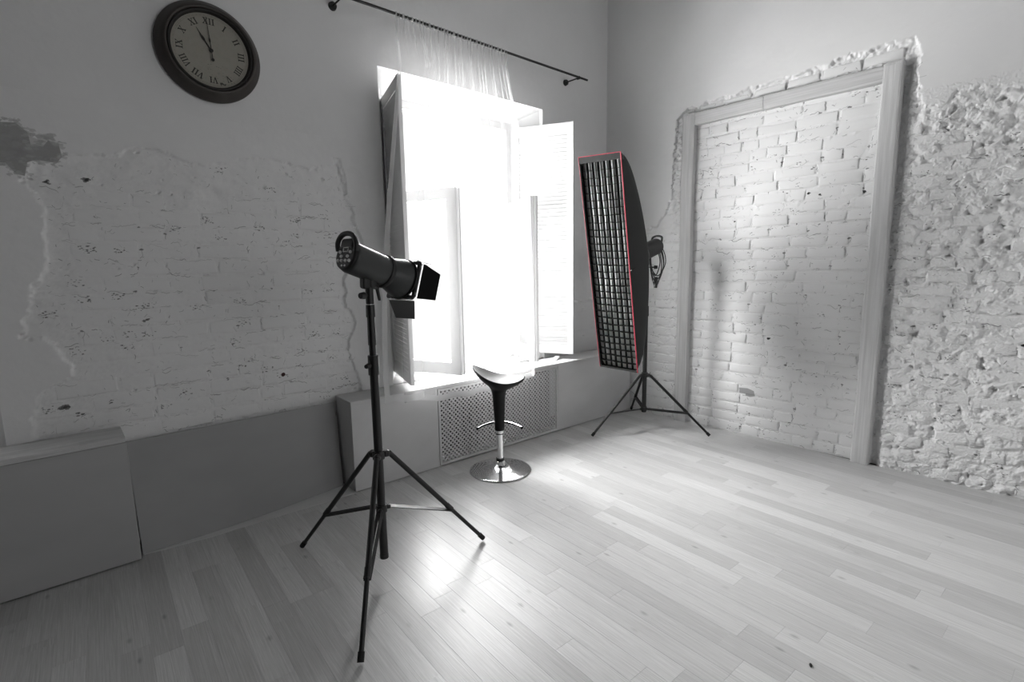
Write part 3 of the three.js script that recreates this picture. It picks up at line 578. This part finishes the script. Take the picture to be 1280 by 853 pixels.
// ---------------------------------------------------------------- wall clock
{
  const t = thing('wall_clock', 'large round dark wall clock with roman numerals', 'clock', [0.737, 2.525, -3.186]);
  const R = 0.245, spin = (pts) => lathe(pts, 96).rotateX(Math.PI / 2);
  obj('rim', spin([[0.02, 0], [R - 0.004, 0], [R, 0.006], [R, 0.016], [R - 0.004, 0.022], [R - 0.022, 0.05], [R - 0.035, 0.066], [R - 0.042, 0.069], [R - 0.048, 0.066], [R - 0.05, 0.06]]), M.clockRim, t);
  obj('bezel', spin([[R - 0.05, 0.058], [R - 0.052, 0.064], [R - 0.058, 0.066], [R - 0.064, 0.06], [R - 0.066, 0.048], [R - 0.07, 0.044]]), M.clockInk, t);
  const face = marksCanvas(1024, 1024, (g, w) => {
    const c = w / 2; g.fillStyle = 'rgb(144,141,132)'; g.fillRect(0, 0, w, w);
    for (let i = 0; i < 700; i++) { const k = Math.round(rr(126, 158)); g.fillStyle = `rgba(${k},${k - 3},${k - 12},0.12)`; g.beginPath(); g.ellipse(rr(0, w), rr(0, w), rr(6, 70), rr(5, 40), rr(0, 3), 0, 6.3); g.fill(); }
    for (let i = 0; i < 60; i++) speck(g, rr(330, 800), rr(700, 960), rr(2, 10), Math.round(rr(60, 110)), 0.35);
    g.fillStyle = 'rgba(40,38,34,0.8)'; for (let k = 0; k < 14; k++) { g.beginPath(); g.ellipse(640 + rr(-40, 40), 955 + rr(-14, 10), rr(6, 22), rr(4, 9), rr(0, 3), 0, 6.3); g.fill(); }
    g.strokeStyle = 'rgba(60,56,50,0.65)'; g.lineWidth = 2; for (const r of [470, 488]) { g.beginPath(); g.arc(c, c, r, 0, 6.3); g.stroke(); }
    for (let m = 0; m < 60; m++) { const a = m * 6 * deg; g.beginPath(); g.moveTo(c + Math.sin(a) * 470, c - Math.cos(a) * 470); g.lineTo(c + Math.sin(a) * 488, c - Math.cos(a) * 488); g.stroke(); }
    g.fillStyle = 'rgb(34,31,28)'; g.textAlign = 'center'; g.textBaseline = 'middle'; g.font = 'bold 122px serif';
    ['XII', 'I', 'II', 'III', 'IIII', 'V', 'VI', 'VII', 'VIII', 'IX', 'X', 'XI'].forEach((s, k) => { g.save(); g.translate(c, c); g.rotate(k * 30 * deg); g.translate(0, -404); g.scale(s.length > 3 ? 0.72 : 0.86, 1); g.fillText(s, 0, 0); g.restore(); });
  });
  const dial = new THREE.CircleGeometry(R - 0.066, 72).translate(0, 0, 0.046);
  obj('dial', [dial, rod(V(0, 0, 0.02), V(0, 0, 0.0455), R - 0.066, R - 0.066, 72)], std({ map: face, roughness: 0.65 }), t);
  const hand = (name, ang, L, w, spade, tail) => {
    const s = new THREE.Shape(); s.moveTo(-w, -tail); s.lineTo(w, -tail); s.lineTo(w * 0.9, spade * 0.62);
    s.quadraticCurveTo(w * 3.2, spade * 0.78, w * 0.7, spade); s.lineTo(w * 0.35, L); s.lineTo(-w * 0.35, L); s.lineTo(-w * 0.7, spade); s.quadraticCurveTo(-w * 3.2, spade * 0.78, -w * 0.9, spade * 0.62); s.closePath();
    const g = [new THREE.ExtrudeGeometry(s, { depth: 0.002, bevelEnabled: false }), rod(V(0, 0, 0), V(0, 0, 0.003), 0.009), ...(tail > 0.02 ? [rod(V(0, -tail, 0), V(0, -tail, 0.0025), 0.0075)] : [])];
    const m = obj(name, g, M.clockInk, t); m.rotation.z = -ang * deg; m.position.z = name === 'hour_hand' ? 0.049 : 0.054; return m;
  };
  hand('hour_hand', -31, 0.115, 0.0028, 0.078, 0.008);
  hand('minute_hand', -4, 0.158, 0.002, 0.06, 0.045);
}

// ---------------------------------------------------------------- light stands
function lightStand(lab, x, z, feet, H) {
  const t = thing('light_stand', lab, 'light stand', [x, 0, z], 0, 'black tripod light stands');
  obj('column', [rod(V(0, H.bottom, 0), V(0, H.collar, 0), 0.0185, 0.0185, 24), rod(V(0, H.bottom - 0.004, 0), V(0, H.bottom + 0.012, 0), 0.0195, 0.0195, 24)], M.black, t);
  obj('upper_column', [rod(V(0, H.collar, 0), V(0, H.grip, 0), 0.0145, 0.0145, 20), rod(V(0, H.collar + 0.075, 0), V(0, H.grip - 0.02, 0), 0.0175, 0.0155, 20)], M.black, t);
  obj('collar', rod(V(0, H.collar - 0.055, 0), V(0, H.collar + 0.03, 0), 0.0235, 0.0225, 24), M.black, t);
  obj('collar', rod(V(0, H.grip - 0.05, 0), V(0, H.grip + 0.002, 0), 0.0195, 0.018, 20), M.black, t);
  const kd = V(-0.86, 0, 0.5);
  obj('knob', [rod(V(0, H.collar - 0.01, 0), kd.clone().multiplyScalar(0.052).setY(H.collar - 0.01), 0.006), rod(kd.clone().multiplyScalar(0.034).setY(H.collar - 0.01), kd.clone().multiplyScalar(0.056).setY(H.collar - 0.01), 0.0125, 0.009, 10)], M.black, t);
  obj('spigot', rod(V(0, H.grip, 0), V(0, H.top, 0), 0.008), M.metal, t);
  obj('leg_hub', [rod(V(0, H.hub - 0.018, 0), V(0, H.hub + 0.02, 0), 0.0265, 0.0265, 24), ...feet.map(([fx, fz]) => { const d = V(fx - x, 0, fz - z).normalize(); return bar(d.clone().multiplyScalar(0.02).setY(H.hub), d.clone().multiplyScalar(0.05).setY(H.hub), 0.03, 0.03); })], M.black, t);
  obj('brace_hub', [rod(V(0, H.slide - 0.016, 0), V(0, H.slide + 0.016, 0), 0.0245, 0.0245, 24), ...feet.map(([fx, fz]) => { const d = V(fx - x, 0, fz - z).normalize(); return bar(d.clone().multiplyScalar(0.02).setY(H.slide), d.clone().multiplyScalar(0.042).setY(H.slide), 0.02, 0.02); })], M.black, t);
  for (const [fx, fz] of feet) {
    const d = V(fx - x, 0, fz - z), L = d.length(); d.normalize();
    const a = d.clone().multiplyScalar(0.048).setY(H.hub), b = d.clone().multiplyScalar(L).setY(0.014), P = (k) => a.clone().lerp(b, k);
    const leg = obj('leg', [rod(P(0), P(0.62), 0.0115, 0.0115, 14), rod(P(0.6), P(0.97), 0.0095, 0.0095, 14), rod(P(0.58), P(0.63), 0.0135, 0.0135, 14)], M.black, t);
    obj('rubber_foot', rod(P(0.955), P(1), 0.0125, 0.0125, 14), M.blackMatt, leg);
    const side = V(-d.z, 0, d.x).multiplyScalar(0.009), j = P(0.64), s = d.clone().multiplyScalar(0.038).setY(H.slide);
    obj('brace', [1, -1].map((k) => bar(s.clone().addScaledVector(side, k), j.clone().addScaledVector(side, k), 0.004, 0.016)).concat(rod(j.clone().addScaledVector(side, 1.4), j.clone().addScaledVector(side, -1.4), 0.004)), M.black, t);
  }
  return t;
}
lightStand('black tripod light stand carrying the flash with barn doors', 0.99, -2.02, [[0.794, -2.524], [1.51, -1.954], [0.667, -1.593]], { bottom: 0.098, slide: 0.333, hub: 0.583, collar: 1.0, grip: 1.245, top: 1.249 });
lightStand('black tripod light stand behind the strip softbox near the corner', 3.68, -2.455, [[3.153, -2.591], [3.829, -1.93], [4.045, -2.84]], { bottom: 0.14, slide: 0.165, hub: 0.462, collar: 1.02, grip: 1.33, top: 1.336 });

// ---------------------------------------------------------------- studio flash with barn doors
function frameFrom(forward, origin, o) { // local +z = forward, +y = up
  const f = forward.clone().normalize(), r = V().crossVectors(V(0, 1, 0), f).normalize(), u = V().crossVectors(f, r);
  o.setRotationFromMatrix(new THREE.Matrix4().makeBasis(r, u, f)); o.position.copy(origin);
}
const spinZ = (pts, seg = 48) => lathe(pts, seg).rotateX(Math.PI / 2);
{
  const t = thing('studio_flash', 'dark grey studio flash head with open barn doors and a button panel', 'studio light');
  frameFrom(V(Math.sin(76 * deg) * Math.cos(19.3 * deg), -Math.sin(19.3 * deg), -Math.cos(76 * deg) * Math.cos(19.3 * deg)), V(0.985, 1.417, -2.02), t);
  const r = 0.066;
  obj('body', spinZ([[0, -0.102], [r - 0.014, -0.102], [r - 0.004, -0.097], [r, -0.085], [r, 0.085], [r - 0.003, 0.089]]), M.flash, t);
  obj('lock_ring', spinZ([[r - 0.002, 0.085], [r + 0.006, 0.087], [r + 0.007, 0.103], [r + 0.001, 0.107]]), M.flashDark, t);
  obj('reflector', spinZ([[r - 0.004, 0.103], [r, 0.113], [r + 0.006, 0.135], [r + 0.021, 0.185], [r + 0.024, 0.215], [r + 0.022, 0.217], [r + 0.014, 0.18], [r - 0.02, 0.125], [0, 0.12]]), M.flash, t);
  // back panel, its display and buttons, the carrying handle arching over it
  const panel = obj('control_panel', [spinZ([[0, -0.1120], [0.05, -0.1120], [0.058, -0.1090], [0.061, -0.1010]], 40), at(new RoundedBoxGeometry(0.088, 0.05, 0.03, 2, 0.014), 0, 0.047, -0.1020)], M.flashDark, t);
  obj('display', [span(-0.016, 0.016, 0.012, 0.0155, -0.1160, -0.1110, 0), span(-0.016, 0.016, 0.0285, 0.032, -0.1160, -0.1110, 0), span(-0.016, -0.0135, 0.012, 0.032, -0.1160, -0.1110, 0), span(0.0135, 0.016, 0.012, 0.032, -0.1160, -0.1110, 0)], M.button, panel);
  for (const [x, y] of [[-0.032, 0.012], [0.032, 0.012], [-0.019, -0.006], [0.019, -0.006], [-0.034, -0.024], [-0.0115, -0.024], [0.0115, -0.024], [0.034, -0.024]]) obj('button', [rod(V(x, y, -0.1180), V(x, y, -0.1110), 0.006, 0.0068, 14)], M.button, panel);
  for (const x of [-0.012, 0.006]) obj('socket', rod(V(x, -0.044, -0.1150), V(x, -0.044, -0.1100), 0.0042, 0.0042, 10), M.button, panel);
  obj('handle', tube([V(-0.055, 0.018, -0.1070), V(-0.056, 0.05, -0.1170), V(-0.034, 0.078, -0.1230), V(0, 0.086, -0.1250), V(0.034, 0.078, -0.1230), V(0.056, 0.05, -0.1170), V(0.055, 0.018, -0.1070)], 0.0105, 40, 10), M.flashDark, t);
  // barn doors: square frame on the reflector rim and four hinged leaves
  const S = 0.083, Z = 0.213;
  obj('barn_door_frame', [span(-S, S, S - 0.012, S + 0.004, Z, Z + 0.012), span(-S, S, -S - 0.004, -S + 0.012, Z, Z + 0.012), span(-S - 0.004, -S + 0.012, -S, S, Z, Z + 0.012), span(S - 0.012, S + 0.004, -S, S, Z, Z + 0.012), spinZ([[0.084, Z + 0.001], [0.092, Z - 0.016], [0.094, Z - 0.004], [0.088, Z + 0.004]])], M.black, t);
  const leaf = (turn, open, outer, skew) => {
    const g = new THREE.Group(); g.name = 'barn_door'; t.add(g); g.rotation.z = turn;
    const h = new THREE.Group(); // hinge axis along local x at the frame's edge
    const s = new THREE.Shape([[-S * 0.98, 0.006], [S * 0.98, 0.006], [outer + skew, 0.088], [-outer + skew, 0.088]].map(([a, b]) => new THREE.Vector2(a, b)));
    const lg = new THREE.ExtrudeGeometry(s, { depth: 0.0015, bevelEnabled: false }).rotateX(open).translate(0, S + 0.004, Z + 0.014);
    obj('leaf', lg, M.black, g);
    obj('hinge', [rod(V(-S * 0.92, S + 0.005, Z + 0.012), V(S * 0.92, S + 0.005, Z + 0.012), 0.0026), box(0.012, 0.012, 0.006, -S * 0.75, S + 0.004, Z + 0.008, 0.001), box(0.012, 0.012, 0.006, S * 0.75, S + 0.004, Z + 0.008, 0.001)], M.metal, g);
  };
  leaf(0, 78 * deg, 0.06, 0); leaf(Math.PI, 22 * deg, 0.06, 0.014); leaf(Math.PI / 2, 40 * deg, 0.06, -0.014); leaf(-Math.PI / 2, 40 * deg, 0.06, 0);
  // tilting bracket down to the stand
  const base = t.worldToLocal(V(0.99, 1.262, -2.02));
  const up = t.worldToLocal(V(0.99, 1.35, -2.02)), lo = t.worldToLocal(V(0.99, 1.30, -2.02));
  t.updateMatrixWorld(true);
  const W = (x, y, z) => t.worldToLocal(V(x, y, z));
  obj('bracket', [rod(W(0.99, 1.25, -2.02), W(0.99, 1.325, -2.02), 0.0165, 0.0165, 18), bar(W(0.975, 1.315, -2.02), W(0.975, 1.372, -2.015), 0.035, 0.044), bar(W(1.0, 1.315, -2.02), W(1.0, 1.36, -2.02), 0.04, 0.036)], M.flashDark, t);
  obj('knob', [rod(W(0.985, 1.288, -2.018), W(0.945, 1.288, -2.0), 0.006), rod(W(0.957, 1.288, -2.005), W(0.938, 1.288, -1.996), 0.016, 0.013, 8)], M.black, t);
  obj('tilt_lever', [rod(W(1.01, 1.322, -2.02), W(1.034, 1.318, -2.03), 0.01), rod(W(1.03, 1.32, -2.03), W(1.04, 1.262, -2.03), 0.008, 0.006)], M.black, t);
}

// ---------------------------------------------------------------- strip softbox on the second flash
{
  const n = V(0.964, 0.243, -0.107).normalize(), C = V(3.047, 1.359, -2.3515);
  const a = V(0.011, -0.003, 0.092), lx = a.clone().addScaledVector(n, -a.dot(n)).normalize(), up = V().crossVectors(n, lx);
  if (up.y < 0) up.negate();
  const ez = n.clone().negate(), ex = V().crossVectors(up, ez).normalize();
  const t = thing('strip_softbox', 'tall narrow black softbox with red piping and fabric grid', 'softbox');
  t.setRotationFromMatrix(new THREE.Matrix4().makeBasis(ex, up, ez)); t.position.copy(C);
  const hw = 0.167, hh = 0.803, D = 0.43;
  const ring = (th, k) => { // rounded rectangle shrinking to the mount ring as k goes 0..1
    const c = Math.cos(th), s = Math.sin(th), q = lerp(0.12, 1, Math.pow(k, 1.6)), sg = Math.sign;
    const e = lerp(1, 0.0, 1 - q); const px = sg(c) * Math.pow(Math.abs(c), Math.max(0.14, q)), py = sg(s) * Math.pow(Math.abs(s), Math.max(0.14, q));
    const g = Math.sqrt(Math.max(0, 1 - k * k));
    return [px * lerp(0.075, hw, g), py * lerp(0.075, hh, g), -D * k];
  };
  obj('shell', grid(96, 28, (u, v) => ring(u * Math.PI * 2, 1 - v)), new THREE.MeshStandardMaterial({ color: 0x1d1e1d, roughness: 0.85, side: THREE.DoubleSide }), t);
  obj('lip', [span(-hw, hw, hh - 0.045, hh, -0.004, 0.002, 0.001), span(-hw, hw, -hh, -hh + 0.012, -0.004, 0.002, 0.001), span(-hw, -hw + 0.008, -hh, hh, -0.004, 0.002, 0.001), span(hw - 0.008, hw, -hh, hh, -0.004, 0.002, 0.001)], M.fabric, t);
  for (const [x0, y0, x1, y1, pr] of [[-hw, -hh, -hw, hh, 0.0018], [hw, -hh, hw, hh, 0.0042], [-hw, hh, hw, hh, 0.0025]]) obj('piping', rod(V(x0, y0, 0.002), V(x1, y1, 0.002), pr, pr, 8), M.red, t);
  obj('diffuser', grid(8, 30, (u, v) => [lerp(-hw + 0.006, hw - 0.006, u), lerp(-hh + 0.01, hh - 0.02, v), -0.036 - 0.003 * Math.sin(u * 6) * Math.sin(v * 18)]), M.diffuser, t);
  const gridGroup = new THREE.Group(); gridGroup.name = 'fabric_grid'; t.add(gridGroup);
  const NX = 7, NY = 30, gx = (i) => lerp(-hw + 0.006, hw - 0.006, i / NX), gy = (j) => lerp(-hh + 0.012, hh - 0.045, j / NY);
  const wav = (i, y) => 0.0035 * ns(i * 3.1, y * 4), wavy = (j, x) => 0.005 * ns(x * 14, j * 2.7) - 0.004 * (1 - Math.pow(x / hw, 2));
  const thick = (g) => { const b = g.clone(); const p = b.attributes.position, nn = b.attributes.normal; for (let i = 0; i < p.count; i++) p.setXYZ(i, p.getX(i) - nn.getX(i) * 0.0012, p.getY(i) - nn.getY(i) * 0.0012, p.getZ(i) - nn.getZ(i) * 0.0012); b.index.array.reverse(); b.computeVertexNormals(); return [g, b]; };
  for (let i = 1; i < NX; i++) obj('grid_strip', thick(grid(1, 40, (u, v) => { const y = lerp(gy(0), gy(NY), v); return [gx(i) + wav(i, y) + 0.002 * ns(y * 9, i, u * 3), y, lerp(-0.031, -0.003, u)]; })), M.gridFabric, gridGroup);
  for (let j = 1; j < NY; j++) obj('grid_strip', thick(grid(1, 16, (u, v) => { const x = lerp(gx(0), gx(NX), v); return [x, gy(j) + wavy(j, x) + 0.003 * ns(x * 30, j * 1.3, u * 4) * u, lerp(-0.031, -0.003, u)]; })), M.gridFabric, gridGroup);
  obj('mount_ring', spinZ([[0.06, -D - 0.03], [0.088, -D - 0.03], [0.09, -D - 0.006], [0.082, -D + 0.004]]), M.black, t);

  const fl = thing('studio_flash', 'black studio flash head plugged into the back of the strip softbox', 'studio light');
  frameFrom(ez, C.clone().addScaledVector(n, 0.6), fl); fl.updateMatrixWorld(true);
  obj('body', spinZ([[0, -0.17], [0.05, -0.17], [0.062, -0.16], [0.066, -0.145], [0.066, 0.12], [0.062, 0.138], [0, 0.138]]), M.flashDark, fl);
  obj('handle', tube([V(-0.045, 0.035, -0.165), V(-0.04, 0.066, -0.185), V(0, 0.078, -0.19), V(0.04, 0.066, -0.185), V(0.045, 0.035, -0.165)], 0.009, 32, 8), M.black, fl);
  const W = (x, y, z) => fl.worldToLocal(V(x, y, z));
  obj('bracket', [rod(W(3.68, 1.34, -2.455), W(3.68, 1.42, -2.455), 0.0165), bar(W(3.68, 1.40, -2.455), W(3.655, 1.47, -2.43), 0.04, 0.036)], M.black, fl);
  obj('knob', [rod(W(3.69, 1.37, -2.44), W(3.715, 1.37, -2.39), 0.006), rod(W(3.708, 1.37, -2.405), W(3.72, 1.37, -2.38), 0.016, 0.013, 8)], M.black, fl);

  const cord = thing('power_cord', 'coiled black power cord hanging from the flash behind the softbox', 'cord', [3.70, 1.5, -2.45]);
  const cp = [V(0.03, 0.05, 0.02)];
  for (let k = 0; k < 5; k++) { const w = 0.05 + 0.014 * (k % 3), d = 0.2 + 0.03 * ((k * 7) % 4); cp.push(V(0.055 + 0.004 * k, 0.03, 0.03 + 0.01 * k), V(0.06 + w * 0.5, -d * 0.45, 0.05 + 0.012 * k), V(0.02, -d, 0.05 + 0.006 * k), V(-0.03 - 0.006 * k, -d * 0.5, 0.04), V(0.0, 0.035 + 0.006 * k, 0.03)); }
  obj('cable', tube(cp, 0.0045, 260, 6), M.black, cord);
  obj('plug', rod(V(0.015, -0.21, 0.06), V(0.012, -0.30, 0.06), 0.017, 0.014, 12), M.black, cord);
}

// ---------------------------------------------------------------- bar stool
{
  const t = thing('bar_stool', 'black moulded bar stool on a round chrome foot', 'stool', [2.171, 0, -2.594]);
  obj('base', lathe([[0, 0.001], [0.2, 0.001], [0.212, 0.003], [0.213, 0.007], [0.205, 0.011], [0.12, 0.024], [0.07, 0.036], [0.045, 0.052], [0.034, 0.068], [0.03, 0.074], [0, 0.074]], 64), M.chrome, t);
  obj('column', rod(V(0, 0.07, 0), V(0, 0.29, 0), 0.0225, 0.0225, 32), M.chrome, t);
  for (const [y0, y1, r] of [[0.072, 0.09, 0.028], [0.262, 0.27, 0.0265]]) obj('collar', rod(V(0, y0, 0), V(0, y1, 0), r, r, 32), M.black, t);
  obj('collar', rod(V(0, 0.27, 0), V(0, 0.292, 0), 0.028, 0.028, 32), M.chrome, t);
  obj('sleeve', lathe([[0.0, 0.289], [0.031, 0.289], [0.033, 0.294], [0.036, 0.38], [0.04, 0.46], [0.044, 0.53], [0.05, 0.565]], 48), M.stoolBlack, t);
  // saddle seat: outer flare, rolled rim, hollow
  const dir = 222 * deg; // the high lip points this way (towards the clock wall)
  const rim = (th) => { const c = Math.cos(th), s = Math.sin(th); return { x: c * 0.178, z: s * 0.16, y: 0.668 + 0.042 * c + 0.024 * Math.cos(2 * th) }; };
  const prof = [[0.27, 0.0, 0], [0.31, 0.13, 0], [0.42, 0.3, 0], [0.64, 0.5, 0], [0.83, 0.7, 0], [0.95, 0.87, 0], [0.99, 0.98, 0], [1.0, 1.0, 0.004], [0.985, 1.0, 0.009], [0.95, 0.985, 0.009], [0.84, 0.93, 0.006], [0.6, 0.83, 0], [0.3, 0.775, 0], [0.0, 0.76, 0]];
  const seat = grid(72, prof.length - 1, (u, v) => {
    const th = -u * Math.PI * 2, [k, q, dy] = prof[Math.round(v * (prof.length - 1))], r = rim(th), inner = Math.round(v * (prof.length - 1)) > 8;
    const yb = 0.555, flat = inner ? lerp(0.66, r.y, Math.pow(k, 2.2)) : r.y, y = lerp(yb, flat, q) + dy, kk = k * (k < 0.5 && !inner ? lerp(1, 1, k) : 1);
    const rx = k < 0.28 && !inner ? 0.049 / 0.178 : kk, rz = k < 0.28 && !inner ? 0.049 / 0.16 : kk;
    return [r.x * rx, y, r.z * rz];
  });
  const seatMesh = obj('seat', seat, M.stoolBlack, t); seatMesh.rotation.y = -dir + Math.PI * 2;
  const cam = V(-0.64, 0, 0.77), side = V(0.77, 0, 0.64), A = (k, d) => side.clone().multiplyScalar(k).addScaledVector(cam, d).setY(0.335);
  obj('footrest', tube([A(-0.148, 0.105), A(-0.12, 0.055), A(-0.075, 0.0), A(-0.02, -0.034), A(0.02, -0.034), A(0.075, 0.0), A(0.12, 0.055), A(0.148, 0.105)], 0.0095, 48, 12), M.chrome, t);
}

// ---------------------------------------------------------------- small things
{
  const t = thing('wood_wedge', 'small white wedge lying on the sill under the open shutter', 'wedge', [3.13, 0.5885, -3.02], 0.5);
  const s = new THREE.Shape([[0, 0], [0.12, 0], [0.12, 0.02], [0, 0.006]].map(([a, b]) => new THREE.Vector2(a, b)));
  obj('wedge_block', new THREE.ExtrudeGeometry(s, { depth: 0.04, bevelEnabled: true, bevelSize: 0.001, bevelThickness: 0.001, bevelSegments: 1 }), M.paint, t);
  const c = thing('bark_chip', 'tiny dark chip lying alone on the pale floor', 'chip', [1.83, 0.002, -0.52], 0.4);
  const chip = new THREE.SphereGeometry(1, 12, 8); chip.scale(0.011, 0.002, 0.005); obj('flake', chip, M.dark, c);
}

shade(scene);
renderer.render(scene, camera);
